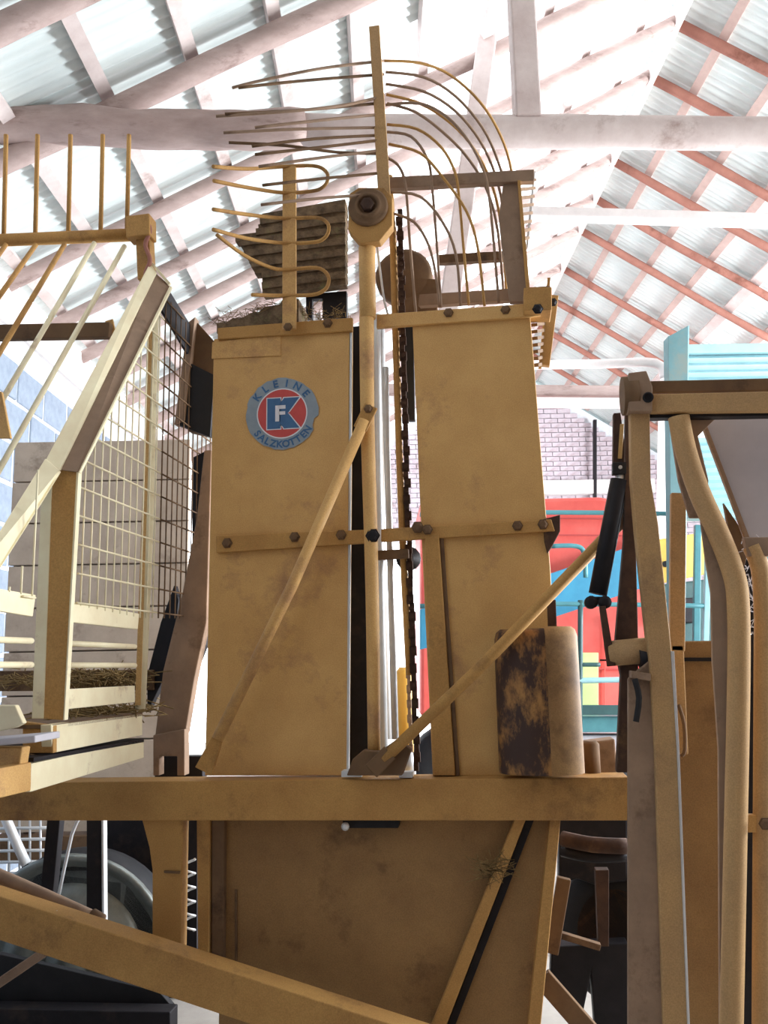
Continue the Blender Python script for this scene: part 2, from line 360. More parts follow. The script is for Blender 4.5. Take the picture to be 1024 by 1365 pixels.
def glyph(ch, size):
    cu = bpy.data.curves.new('t', 'FONT'); cu.body = ch; cu.size = size; cu.align_x = 'CENTER'; cu.offset = .45
    o = bpy.data.objects.new('t', cu); COL.objects.link(o); dg = bpy.context.evaluated_depsgraph_get(); dg.update()
    me = bpy.data.meshes.new_from_object(o.evaluated_get(dg)); vs = [tuple(v.co) for v in me.vertices]; fs = [tuple(p.vertices) for p in me.polygons]
    bpy.data.objects.remove(o); bpy.data.curves.remove(cu); bpy.data.meshes.remove(me); return vs, fs
def arc_text(s, a0, a1, top):
    out = MB()
    for i, ch in enumerate(s):
        t = math.radians(a0+(a1-a0)*i/(len(s)-1)); vs, fs = glyph(ch, 14 if top else 13)
        vv = []
        for x, y, _ in vs:
            if top: rr = 37.0+y; th = t; vv.append(((rr)*math.cos(th)+x*math.sin(th), -.0012, rr*math.sin(th)-x*math.cos(th)))
            else: rr = 46.5-y; th = t; vv.append((rr*math.cos(th)-x*math.sin(th), -.0012, rr*math.sin(th)+x*math.cos(th)))
        out._add(vv, fs)
    return out
fdec(arc_text('KLEINE', 145, 38, True), 'decal_lettering', DEC_B)
fdec(arc_text('SALZKOTTEN', 218, 325, False), 'decal_lettering', DEC_B)
# right tower panel
pr = hb(pplate([(550, 434), (707, 421), (734, 760), (748, 1034), (577, 1034), (562, 716)], 3.0, .05), 'tower_panel', YEL, .003)
hb(pplate([(567, 712), (585, 711), (607, 1034), (577, 1034)], 2.975, .03), 'angle_post', YELD, .003)
hb(pplate([(586, 712), (591, 712), (613, 1034), (608, 1034)], 2.988, .012), 'angle_post', BRN, .001)
# straps
ts = hb(pplate([(290, 437), (470, 423), (470, 441), (290, 452)], 2.985, .02), 'top_strap', YELD, .003)
ts2 = hb(pplate([(502, 419), (735, 402), (733, 418), (706, 422), (502, 437)], 2.985, .02), 'top_strap', YEL, .003)
ms = hb(pplate([(288, 714), (487, 706), (487, 724), (288, 737)], 2.98, .02), 'middle_strap', YELD, .003)
ms2 = hb(pplate([(508, 705), (735, 692), (740, 708), (508, 722)], 2.98, .02), 'middle_strap', YELD, .003)
for x, y in ((303, 724), (393, 716), (455, 713), (690, 701), (724, 699)): bolt(x, y, 2.98, 6)
for x, y in ((386, 434), (437, 431), (598, 417), (674, 413), (711, 410)): bolt(x, y, 2.985, 5.5)
bolt(497, 714, 2.93, 8, DRK); bolt(557, 703, 2.975, 7); bolt(570, 706, 2.965, 6)
# bracket at the end of the strap
hb(pplate([(724, 692), (747, 686), (747, 708), (737, 727), (730, 738), (726, 722)], 2.985, .06), 'strap_bracket', RSTD, .003)
# centre tube and bearing plate
hb(ptube([(491, 320, 2.95), (489, 400, 2.95), (490, 560, 2.95), (496, 780, 2.95), (499, 1012, 2.95)], 10.5, 4, 14, r2=8.5), 'centre_tube', YEL)
hb(MB().lathe(P(490, 395, 2.95), (0, 0, 1), [(.030, -.085), (.030, .19), (.0275, .195)], 14), 'tube_sleeve', YEL)
bp = hb(pplate([(466, 258), (478, 250), (512, 250), (523, 262), (523, 300), (506, 321), (480, 324), (464, 306)], 2.90, .05), 'bearing_plate', YELD, .003)
c = P(491, 277, 2.90); k2 = sc(c)
hb(MB().lathe(c, (0, -1, 0), [(27*k2, 0), (27*k2, .008), (24*k2, .014), (19*k2, .014), (18*k2, .024), (13*k2, .026), (12*k2, .012), (8*k2, .012)], 20), 'bearing_housing', BRN, parent=bp)
hb(MB().lathe(c, (0, -1, 0), [(9*k2, .010), (9*k2, .034), (6*k2, .036)], 6, smooth=False), 'shaft_nut', RSTD, parent=bp)
# dark plate painting the slot's deep shade, and pale rods
hb(pplate([(462, 436), (490, 434), (492, 1030), (458, 1030)], 3.10, .02), 'slot_shade_plate', DRK)
hb(pplate([(466, 432), (469, 432), (465, 1030), (462, 1030)], 3.0, .015), 'channel_flange', GAL)
hb(ptube([(502, 420, 3.10), (505, 600, 3.1), (512, 1000, 3.1)], 5, 2), 'guide_rod', GAL)
hb(ptube([(514, 490, 3.06), (516, 600, 3.06), (527, 985, 3.06)], 4.4, 2), 'guide_rod', GAL)
hb(ptube([(507, 425, 3.3), (510, 700, 3.3), (516, 985, 3.3)], 6, 2), 'guide_rod', GAL)
hb(ptube([(519, 235, 3.06), (524, 330, 3.06), (529, 500, 3.06), (536, 700, 3.06), (546, 900, 3.06)], 4.5, 3), 'guide_rod', YELD)
hb(ptube([(502, 322, 3.0), (512, 400, 3.02), (520, 425, 3.04)], 1.6, 2), 'thin_wire', GAL)
# roller chain
def chain(pts, name, m, wpx, pitch, wob):
    q = cr([P(*p) for p in pts], 12); mb = MB(); L_ = 0; nxt = 0; i = 0
    for a, b in zip(q[:-1], q[1:]):
        seg = (b-a).length; 
        while nxt <= L_+seg:
            c = a.lerp(b, (nxt-L_)/seg); dr = (b-a).normalized(); c = c+V((random.uniform(-wob, wob), 0, 0))
            wv = wpx*sc(c); s_ = 1 if i % 2 else .72
            mb.bar(c-dr*pitch*.55, c+dr*pitch*.55, wv*s_, .012, (0, 1, 0)); mb.lathe(c+V((0, -.012, 0)), (0, 1, 0), [(wv*.3, 0), (wv*.3, .03)], 6)
            nxt += pitch; i += 1
        L_ += seg
    return hb(mb, name, m, kind='stuff')
chain([(533, 285, 3.05), (536, 420, 3.05), (541, 600, 3.05), (548, 800, 3.05), (556, 1025, 3.05)], 'elevator_chain', RSTD, 9, .030, .003)
chain([(525, 300, 3.15), (530, 420, 3.15), (533, 600, 3.15), (541, 800, 3.15), (549, 1025, 3.15)], 'elevator_chain', GRB, 6, .026, .002)
hb(pplate([(537, 430), (551, 430), (553, 560), (541, 560)], 3.14, .03), 'rubber_flap', BLK)
hb(MB().lathe(P(545, 745, 3.12), (0, -1, 0), [(.045, 0), (.045, .02), (.02, .022), (.02, .04)], 14), 'chain_roller', DRK)
hb(pbar((498, 741, 3.02), (545, 738, 3.02), 12, .03), 'roller_bracket', BRN, .002)
hb(MB().lathe(P(541, 985, 3.5), (0, 0, 1), [(.03, -.1), (.035, .26), (.02, .28)], 12), 'filter_canister', YEB)
hb(pplate([(470, 1012), (484, 1000), (506, 1002), (530, 985), (548, 1000), (536, 1034), (462, 1034)], 2.90, .05), 'foot_bracket', BRN, .004)
hb(MB().lathe(P(543, 1015, 3.1), (0, 0, 1), [(.03, -.05), (.03, .02), (.02, .03)], 12), 'oil_cup', GAL)
hb(pplate([(455, 1028), (482, 1026), (482, 1036), (455, 1036)], 2.94, .05), 'pale_tab', GAL, .001)
hb(pplate([(532, 1030), (550, 1029), (550, 1037), (532, 1037)], 2.94, .05), 'pale_tab', GAL, .001)
# braces
def brace(pts, r, name='brace_tube', m=YEL):
    o = hb(ptube(pts, r, 1, 14), name, m); return o
b1 = brace([(486, 560, 2.90), (390, 780, 2.88), (290, 985, 2.88)], 7.5)
hb(pbar((495, 541, 2.90), (480, 572, 2.90), 19, .012), 'flattened_end', YELD, .003, b1); bolt(491, 545, 2.893, 5, BRN, b1)
hb(pbar((294, 975, 2.88), (272, 1028, 2.9), 13, .014, w2=26), 'flattened_end', YELD, .003, b1)
b2 = brace([(512, 1012, 2.88), (640, 890, 2.84), (820, 703, 2.78)], 7.8, m=YELD)
hb(pbar((815, 708, 2.78), (842, 682, 2.78), 18, .012), 'flattened_end', GRB, .003, b2)
hb(pbar((520, 1003, 2.87), (495, 1028, 2.87), 22, .014), 'flattened_end', BRN, .003, b2)
# tank / chain guard
c0 = P(722, 1030, 2.93); kk = sc(c0); R_ = 56*kk; hh = 190*kk
mb = MB().lathe((c0.x, c0.y, c0.z), (0, 0, 1), [(R_*.98, 0), (R_, .01), (R_, hh*.5), (R_*.99, hh*.93), (R_*.95, hh*.975), (R_*.85, hh), (0, hh)], 32)
for v in mb.v: v.y = c0.y + (v.y-c0.y)*.62
tk = hb(mb, 'rounded_guard', RST, label='upright rounded guard, its yellow paint rusted through')
mb = MB()
n_ = 12; vs = []
for t in range(n_+1):
    th = math.radians(-78+t*88/n_)
    for rr_, zz in ((R_*1.012, .0), (R_*1.012, hh*.94), (R_*.965, hh*.99), (R_*.87, hh*1.012)):
        vs.append((c0.x+rr_*math.cos(th), c0.y+rr_*math.sin(th)*.62, c0.z+zz))
mb._add(vs, [(4*t+k_, 4*t+4+k_, 4*t+5+k_, 4*t+1+k_) for t in range(n_) for k_ in range(3)], True)
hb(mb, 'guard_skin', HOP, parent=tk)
hb(pbar((735, 800, 2.95), (737, 850, 2.95), 11, .04), 'guard_stub', RSTD, .002)
# ---- upper tine rack
hb(pbar((499, 36, 2.93), (508, 175, 2.93), 14, .016), 'tine_bar', TAN, .002)
hb(pbar((507, 170, 2.93), (513, 268, 2.93), 16, .016), 'tine_bar', TAN, .002)
def tine(pts, r=1.9, m=GRB, y0=2.95, y1=2.95):
    n = len(pts); return hb(ptube([(x, y, y0+(y1-y0)*(i/(n-1))**1.3) for i, (x, y) in enumerate(pts)], r, 4, 6), 'tine', m)
right = [[(512, 81), (560, 84), (600, 100), (640, 136), (667, 180), (682, 228), (690, 300), (695, 398)],
 [(514, 96), (565, 103), (607, 128), (643, 170), (664, 215), (676, 262), (684, 330), (690, 398)],
 [(514, 112), (565, 122), (607, 148), (640, 188), (661, 235), (672, 290), (680, 398)],
 [(515, 126), (560, 138), (602, 165), (633, 200), (655, 244), (668, 300), (676, 398)],
 [(516, 138), (555, 150), (597, 182), (627, 215), (650, 255), (664, 310), (672, 398)],
 [(514, 140), (560, 138), (596, 156), (626, 190), (645, 228), (652, 262), (658, 320), (665, 404)],
 [(516, 166), (556, 172), (588, 196), (606, 228), (612, 262), (618, 330), (625, 406)],
 [(516, 176), (548, 182), (570, 212), (576, 248), (582, 320), (588, 410)],
 [(516, 210), (532, 222), (541, 250), (547, 330), (555, 424)],
 [(518, 192), (560, 204), (590, 236), (622, 282), (637, 330), (646, 408)],
 [(520, 256), (560, 262), (590, 296), (608, 340), (614, 408)],
 [(522, 284), (552, 296), (572, 328), (582, 372), (586, 410)]]
for i, p in enumerate(right): tine(p, 1.9, GRB if i % 3 else YELD, 2.95, 3.02 if i > 4 else 3.5-.08*i)
left = [[(310, 117), (350, 107), (430, 91), (512, 81)], [(318, 117), (400, 108), (512, 99)], [(288, 155), (390, 148), (460, 140), (512, 128)], [(300, 152), (400, 147), (512, 137)],
 [(298, 177), (400, 172), (512, 170)], [(305, 190), (380, 194), (450, 203), (514, 205)], [(340, 170), (430, 160), (512, 152)], [(340, 206), (430, 196), (514, 186)], [(345, 222), (430, 210), (514, 200)],
 [(350, 247), (430, 238), (514, 230)], [(348, 273), (430, 264), (514, 258)], [(336, 195), (420, 185), (512, 180)]]
for i, p in enumerate(left): tine(p, 2.0, BRN if i % 2 else GRB, 2.7, 2.95)
# ---- small rack with hairpin tines
hb(pbar((386, 222, 2.94), (386, 440, 2.94), 18, .014), 'rack_bar', YEL, .002); bolt(384, 436, 2.93, 5)
for p in ([(284, 222), (330, 225), (378, 222), (418, 221), (434, 228), (437, 240), (430, 250), (415, 255), (378, 257), (330, 250), (285, 241)],
          [(284, 279), (330, 286), (378, 291), (422, 290), (436, 297), (438, 308), (432, 318), (418, 323), (378, 324), (330, 318), (284, 306)],
          [(289, 313), (325, 340), (362, 357), (385, 359), (422, 357), (436, 365), (438, 377), (432, 387), (416, 393), (378, 394), (336, 393)]):
    n = len(p); q = [(x, y, 2.93-.28*max(0, (378-x)/95)**1.2*1.0) for x, y in p]
    hb(ptube(q, 2.7, 4, 7), 'hairpin_tine', YELD)
# ---- cross bars and web at the top right
hb(pbar((520, 246, 3.02), (712, 236, 3.02), 16, .03), 'cross_bar', GRB, .002)
hb(pbar((585, 347, 3.3), (676, 342, 3.3), 12, .03), 'cross_bar', BRN, .002)
hb(pbar((560, 402, 3.2), (734, 391, 3.05), 16, .03), 'cross_bar', GRB, .002)
hb(pplate([(672, 236), (693, 236), (706, 402), (680, 402), (670, 335), (665, 290)], 3.02, .03), 'web_post', GRB, .002)
hb(pplate([(690, 240), (694, 240), (708, 402), (703, 402)], 3.0, .03), 'web_post', YELD, .001)
hb(pbar((716, 392, 3.0), (716, 422, 3.0), 36, .12), 'end_box', YELD, .003)
# elevator web: cross rods between two side strips, running down behind the right panel
mb = MB()
for y in list(range(242, 330, 11))+list(range(424, 490, 9)):
    x0 = 690+(y-240)*.085 if y < 400 else 712+(y-424)*.03
    x1 = 712-(y-240)*.11 if y < 400 else 729-(y-424)*.12
    mb.bar(P(x0, y, 3.05), P(x1, y-2, 3.40), .022, .012, (0, 0, 1))
hb(mb, 'web_rods', BRN, kind='stuff')
hb(pplate([(711, 228), (714, 228), (704, 330), (701, 330)], 3.46, .02), 'web_edge', GAL)
hb(pplate([(730, 370), (734, 370), (722, 490), (718, 490)], 3.46, .02), 'web_edge', YELD)
hb(pbar((738, 395, 3.3), (726, 488, 3.3), 13, .03), 'web_guide', YEL, .002)
bolt(717, 412, 2.93, 6, DRK); bolt(737, 403, 3.0, 5, DRK)
# dark domed casing behind the slot
hb(MB().lathe(P(540, 375, 3.3), (0, -1, 0), [(.115, 0), (.115, .05), (.10, .06), (.02, .065)], 28), 'sprocket_guard', BRN)
hb(pplate([(528, 368), (583, 372), (583, 420), (528, 424)], 3.24, .05), 'sprocket_guard', BRN, .003)
# soil-caked web at the top left: corrugated slab
mb = MB(); rows = 15
for i in range(rows):
    y = 284+i*7.4
    xl = 352-2.6*i if i < 4 else (316 if i == 4 else 320+(i-4)*3.6 if i < 11 else 352)
    xr = 462
    yy = y-.10*(xr-xl)*0
    p = P(xl, y+9-i*.3, 3.22); q = P(xr, y-10, 3.22)
    mb.bar(p, q, 9.2*sc(p), .05+.02*(i % 2))
hb(mb, 'caked_web', HAYD, kind=None)
hb(pplate([(408, 392), (462, 388), (462, 424), (430, 424), (430, 398), (416, 398), (416, 424), (408, 424)], 3.25, .03), 'web_bearer', DRK)
# straw on the tower top
def straw(name, m, pts, n, L, r, par=None, spread=(.02, .03, .015)):
    mb = MB()
    for i in range(n):
        a, b = random.choice(pts); t = random.random(); c = P(*a).lerp(P(*b), t)+V([random.gauss(0, s) for s in spread])
        d = V((random.gauss(0, 1), random.gauss(0, 1), random.gauss(0, .35))).normalized()*L*random.uniform(.4, 1.2)
        mb.bar(c-d/2, c+d/2, r, r, (.1, .9, .3))
    return mb
tp = MB()
prof = [(289, 444), (289, 431), (296, 429), (300, 431), (310, 424), (322, 424), (334, 417), (346, 416), (352, 409), (372, 406), (376, 400), (398, 398), (398, 442)]
tp.plate([P(x, y, 2.995) for x, y in reversed(prof)], (0, .16, 0))
o = tp.build('soil_heap', HAYD, None, P(340, 440, 3.05)); tag(o, 'ragged brown soil and chaff lying on top of the left tower panel', 'soil heap', kind='stuff')
o = straw('straw', STRAW, [((290, 432, 3.05), (395, 405, 3.05)), ((330, 420, 3.05), (460, 420, 3.1))], 420, .05, .0016, spread=(.012, .04, .006)).build('straw', STRAW, None, P(340, 430, 3.05)); tag(o, 'dry straw wisps on the left tower top', 'straw', kind='stuff')
# ---- lower hopper
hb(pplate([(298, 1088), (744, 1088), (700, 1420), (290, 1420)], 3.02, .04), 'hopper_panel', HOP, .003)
hb(pplate([(262, 1088), (280, 1088), (278, 1300), (264, 1300)], 2.98, .05), 'hopper_post', YELD, .003)
hb(pplate([(282, 1088), (299, 1088), (297, 1330), (282, 1320)], 2.99, .05), 'hopper_post', BRN, .003)
hb(pplate([(313, 1186), (316, 1186), (316, 1300), (313, 1300)], 3.014, .01), 'weld_seam', BRN)
hb(pplate([(734, 1088), (748, 1088), (716, 1420), (698, 1420)], 2.96, .05), 'hopper_edge_bar', YELD, .003)
hb(pplate([(688, 1088), (703, 1088), (590, 1380), (570, 1380)], 2.97, .04), 'diagonal_angle_with_shade', YELD, .003)
hb(pplate([(703, 1088), (714, 1088), (602, 1380), (591, 1380)], 3.0, .015), 'diagonal_angle_with_shade', DRK, .001)  # dark strip painted in as the shadow beside the diagonal bar
hb(pplate([(456, 1088), (533, 1088), (531, 1104), (458, 1104)], 2.97, .05), 'handhold_recess', BLK, .002)
hb(MB().lathe(P(461, 1101, 2.96), (0, -1, 0), [(.012, 0), (.014, .01), (.004, .014)], 12), 'recess_catch', GAL)
mb = MB()
for i in range(60):
    c = P(658+random.gauss(0, 13), 1158+random.gauss(0, 7), 2.97); d = V((random.gauss(0, 1), 0, random.gauss(0, .5))).normalized()*.05*random.random(); mb.bar(c-d, c+d, .002, .002)
o = mb.build('tangled_twine', STRAW, None, P(658, 1160, 2.97)); tag(o, 'dark tangled twine snagged on the diagonal bar of the hopper', 'twine', kind='stuff')
# lower left leg with gusset
hb(pplate([(188, 1088), (244, 1088), (240, 1300), (203, 1300), (203, 1160), (199, 1130)], 2.95, .06), 'frame_leg', YELD, .003)
hb(pbar((219, 1162, 2.945), (240, 1163, 2.945), 3, .005), 'weld_seam', BRN)
hb(pbar((-160, 1163, 2.80), (640, 1426, 2.80), 50, .09), 'lower_diagonal_beam', YELD, .004)
hb(ptube([(-80, 1133, 2.9), (60, 1195, 2.9), (128, 1226, 2.9)], 9, 2, 12), 'pipe', GRB)
hb(MB().lathe(P(131, 1227, 2.9), (1, -.1, -.45), [(.026, -.03), (.026, .012), (.01, .014)], 12), 'pipe_cap', BRN)
bolt(74, 1218, 2.79, 4, GAL)
hb(pbar((75, 1088, 3.2), (64, 1205, 3.2), 18, .04), 'hanger_bar', DRK, .003)
hb(pbar((128, 1088, 3.2), (128, 1235, 3.2), 20, .04), 'hanger_bar', DRK, .003)
hb(pbar((139, 1088, 3.19), (140, 1240, 3.19), 3, .03), 'hanger_edge', GAL, .001)
hb(ptube([(107, 1090, 3.1), (96, 1112, 3.1), (77, 1200, 3.1)], 2.2, 2), 'control_rod', GAL)
hb(ptube([(-10, 1040, 3.5), (8, 1092, 3.5), (35, 1152, 3.5)], 6.5, 2), 'pale_pipe', GAL)
# wheel behind the lower left
wc = P(104, 1270, 3.75); kw = sc(wc)
wh = hb(MB().lathe(wc, (.12, -1, 0), [(90*kw, -.15), (120*kw, -.14), (130*kw, -.08), (133*kw, 0), (131*kw, .06), (126*kw, .10), (118*kw, .10)], 48), 'wheel_tyre', BLK)
hb(MB().lathe(wc, (.12, -1, 0), [(128*kw, .10), (134*kw, .115), (130*kw, .135), (124*kw, .125), (116*kw, .10), (106*kw, .085), (104*kw, .06)], 48), 'wheel_rim', WDISC, parent=wh)
hb(MB().lathe(wc, (.12, -1, 0), [(105*kw, .05), (96*kw, .10), (74*kw, .15), (50*kw, .15), (40*kw, .11), (28*kw, .11), (26*kw, .15), (0, .16)], 40), 'wheel_disc', WDISC, parent=wh)
# coil spring seen between the posts
sp = [P(252, 1145+i*1.5, 3.25)+V((.022*math.cos(i*.5), .022*math.sin(i*.5), 0)) for i in range(66)]
hb(MB().tube(sp, .0045, 6), 'coil_spring', GAL)
hb(pplate([(240, 1088), (263, 1088), (262, 1300), (240, 1290)], 3.4, .04), 'spring_housing', DRK)
# mesh and dark carcass behind
mb = MB()
for i in range(7): mb.tube([P(-30+i*14, 1080, 4.2), P(-30+i*14, 1180, 4.2)], .006, 5)
for i in range(7): mb.tube([P(-40, 1090+i*15, 4.2), P(66, 1088+i*15, 4.2)], .008, 5)
hb(mb, 'pale_grating', GAL)
hb(pbar((-30, 1330, 3.2), (70, 1262, 3.2), 12, .03), 'tow_bar', GRB, .003)
hb(pbar((-60, 1352, 3.3), (232, 1358, 3.3), 26, .08), 'axle_beam', DRK, .004)
hb(pplate([(-60, 1258), (212, 1322), (232, 1345), (-60, 1345)], 3.36, .03), 'underbeam_shade_plate', BLK, .003)  # added dark sheet that blackens the wheel area below the beam
hb(pplate([(-60, 1210), (205, 1240), (250, 1290), (238, 1350), (-60, 1350)], 4.3, .1), 'undercarriage_plate', DRK, .003)
hb(pplate([(140, 1088), (262, 1088), (262, 1300), (190, 1250), (140, 1150)], 4.0, .05), 'chassis_plate', DRK, .003)
hb(pplate([(262, 1280), (640, 1290), (640, 1420), (345, 1420), (338, 1345), (300, 1325), (262, 1318)], 3.6, .08), 'chassis_plate', DRK, .003)
# lower right: dark tyre and struts behind
wc2 = P(845, 1238, 3.65); kv = sc(wc2)
w2 = hb(MB().lathe(wc2, (-.5, -1, 0), [(60*kv, -.15), (88*kv, -.13), (103*kv, -.06), (105*kv, 0), (103*kv, .06), (88*kv, .13), (60*kv, .14)], 40), 'wheel_tyre', BLK)
hb(MB().lathe(wc2, (-.5, -1, 0), [(60*kv, .14), (52*kv, .12), (48*kv, .06), (20*kv, .06), (18*kv, .10), (0, .11)], 32), 'wheel_rim', RSTD, parent=w2)
hb(ptube([(750, 1118, 3.2), (790, 1126, 3.15), (836, 1128, 3.15)], 10, 3), 'hose', RSTD)
hb(ptube([(750, 1134, 3.22), (790, 1142, 3.17), (836, 1140, 3.17)], 8, 3), 'hose', DRK)
hb(pbar((722, 1302, 3.1), (790, 1380, 3.1), 26, .03), 'stay', BRN, .003)
hb(pbar((722, 1300, 3.15), (655, 1365, 3.15), 20, .03), 'stay', BRN, .003)
hb(pbar((752, 1170, 3.1), (735, 1270, 3.1), 18, .03), 'stay', BRN, .003)
hb(pbar((748, 1246, 3.12), (800, 1262, 3.12), 8, .03), 'stay', BRN, .002)
hb(pplate([(794, 1160), (812, 1160), (812, 1262), (798, 1262)], 3.3, .05), 'stay', RSTD, .002)
hb(pplate([(745, 1060), (838, 1060), (838, 1175), (792, 1180), (770, 1172), (745, 1180)], 3.5, .1), 'gearbox', DRK, .01)
hb(pplate([(735, 1262), (838, 1258), (838, 1420), (797, 1420), (788, 1300), (778, 1348), (750, 1340), (733, 1330)], 3.35, .08), 'dark_fill_plate', DRK, .006)  # added dark plate hiding bright floor, cut to leave pale patches
# ---- left cage (plane x = CX)
CX = PX(197, 700, 1).x*0 - 1.17
def C(px, py, off=0): return PX(px, py, CX+off)
def cplate(pts, t, mb=None, off=0): return (mb or MB()).plate([C(x, y, off) for x, y in pts], (-t, 0, 0))
p0, p1 = C(72, 620), C(62, 965)
YC = C(85, 800).y-.02
cp_ = hb(pplate([(69, 622), (103, 626), (84, 960), (57, 958)], YC, .01), 'cage_post', YELD, .002)
hb(MB().plate([P(69, 622, YC), P(57, 958, YC), P(57, 958, YC)+V((-.004, .06, 0)), P(69, 622, YC)+V((-.004, .06, 0))], (-.01, 0, 0)), 'cage_post_flange', CRM, .001, cp_)
hb(pplate([(56, 620), (70, 622), (58, 958), (42, 958)], YC-.002, .008), 'cage_post_flange', CRM, .002, cp_)
hb(pplate([(102, 626), (105, 626), (86, 960), (84, 960)], YC-.004, .02), 'cage_post_flange', CRM, .001, cp_)
# diagonal angle
qa, qb = C(88, 622), C(214, 365)
yA, yB = YC-.01, 2.86
mb = MB().plate([P(104, 629, yA), P(77, 626, yA), P(205, 362, yB), P(226, 380, yB)], (0, .01, 0)); dg = hb(mb, 'cage_diagonal', GRB, .002)
mb = MB().plate([P(79, 627, yA-.01), P(61, 612, yA-.01), P(200, 350, yB-.01), P(208, 363, yB-.01)], (0, .01, 0)); hb(mb, 'cage_diagonal_flange', CRM, .002, dg)
mb = MB().plate([P(104, 630, yA-.01), P(106, 630, yA-.01), P(229, 382, yB-.01), P(226, 381, yB-.01)], (0, .012, 0)); hb(mb, 'cage_diagonal_flange', CRM, .001, dg)
mb = MB().plate([P(200, 350, yB-.012), P(202, 348, yB-.012), P(227, 377, yB-.012), P(224, 380, yB-.012)], (0, .012, 0)); hb(mb, 'cage_diagonal_flange', CRM, .001, dg)
mb = MB().plate([P(140, 428, yB-.1), P(150, 425, yB-.1), P(160, 470, yB-.1), P(150, 482, yB-.1)], (0, .008, 0)); hb(mb, 'gusset', YEL, .001, dg)
mb = MB().plate([P(60, 611, yA-.02), P(79, 628, yA-.02), P(58, 661, yA-.05), P(-40, 815, 1.9), P(-40, 771, 1.9)], (0, .012, 0)); hb(mb, 'cage_lower_diagonal', CRM, .002)
# far post
fp = hb(ptube([(206, 395, 2.86), (198, 700, 2.86), (187, 945, 2.86)], 6.5, 1, 12), 'cage_far_post', CRM)
hb(MB().plate([P(199, 400, 2.84), P(204, 400, 2.84), P(187, 940, 2.84), P(180, 940, 2.84)], (0, .01, 0)), 'cage_far_post_edge', YEL, parent=fp)
# head of the cage: end box, rail, uprights
hb(pbar((192, 290, 2.88), (196, 375, 2.88), 19, .05), 'rail_post', YELD, .003)
hb(pbar((173, 308, 2.86), (204, 304, 2.86), 30, .07), 'rail_end_box', YELD, .004)
hb(ptube([(-260, 331, 2.9), (180, 313, 2.9)], 8, 1, 12), 'top_rail', YELD)
for x in (-115, -75, -34, 8, 50, 94, 137, 172): hb(ptube([(x-3, 318, 2.9), (x, 180-(x == 8)*0, 2.9)], 3.1, 1, 8), 'rail_upright', YELD)
for (a, b) in (((48, 326), (-60, 478)), ((86, 326), (-55, 560)), ((126, 324), (-60, 640)), ((166, 328), (-20, 660)), ((8, 326), (-60, 420))):
    t = (a[1]-b[1]); y1 = 2.88-.6*abs(b[1]-a[1])/300
    hb(ptube([(a[0], a[1], 2.88), (b[0], b[1], max(1.95, y1))], 3.2, 1, 8, r2=4.2), 'slanted_bar', CRM if a[0] > 100 else YELD)
hb(pbar((-240, 449, 2.75), (148, 441, 2.75), 20, .03), 'middle_rail', BRN, .003)
rp = [P(197+3*math.sin(i*.7), 296+i*4.5, 2.84) for i in range(18)]
o = MB().tube(cr(rp, 2), .008, 6).build('twisted_rope', WOODR, None, P(197, 375, 2.84)); tag(o, 'faded reddish rope twisted round the corner post of the side cage', 'rope')
# wire mesh in the cage plane (+ far continuation)
mb = MB(); mb2 = MB()
def top_y(px):                                # upper outline of the mesh in the photograph
    if px < 103: return 640+(103-px)*1.9 if px < 45 else 628
    if px < 214: return 628-(px-103)*(628-385)/111
    return 385+(px-214)*1.35
bot_px = lambda px: 792+(px)*.19 if px < 190 else 828
ys = []
Y = 1.75
while Y < 3.62:
    X = CX; zt = None
    def proj(p):
        r = V(p)-CAM; return (512+F*r.dot(RGT)/r.dot(FWD), 682.5-F*r.dot(UPV)/r.dot(FWD))
    pxx = proj((CX, Y, 1.8))[0]
    def zat(px, py):
        # height where the image row py meets the vertical line at (CX, Y)
        r = ray(px, py); s_ = CX/r.x; return CAM.z + r.z*s_
    za = zat(pxx, bot_px(pxx)); zb = zat(proj((CX, Y, 2.3))[0], top_y(proj((CX, Y, 2.3))[0]))
    tgt = mb if Y < 2.87 else mb2
    if zb > za and not 48 < pxx < 104: tgt.tube([(CX, Y, za+.01), (CX, Y, zb)], .0028, 5)
    Y += .052
z = 1.60
while z < 3.2:
    # a horizontal wire: from where the outline lets it start
    seg = []
    Y = 1.75
    while Y < 3.62:
        px, py = proj((CX, Y, z))
        if top_y(px) < py < bot_px(px)+4: seg.append((Y, px))
        Y += .02
    for grp in ([q for q, x in seg if x < 48], [q for q, x in seg if x > 100]):
        if len(grp) < 2: continue
        a_, b_ = grp[0], grp[-1]
        if a_ < 2.87: mb.tube([(CX+.005, a_, z), (CX+.005, min(b_, 2.87), z)], .0032, 5)
        if b_ > 2.87: mb2.tube([(CX+.005, max(a_, 2.87), z), (CX+.005, b_, z)], .0032, 5)
    z += .082
hb(mb, 'wire_mesh', CRM, kind='stuff'); hb(mb2, 'wire_mesh', BRN, kind='stuff', label='wire mesh beyond the far post, coloured brown for shade')  # lighting in the colours: near mesh lit cream, far mesh shaded brown
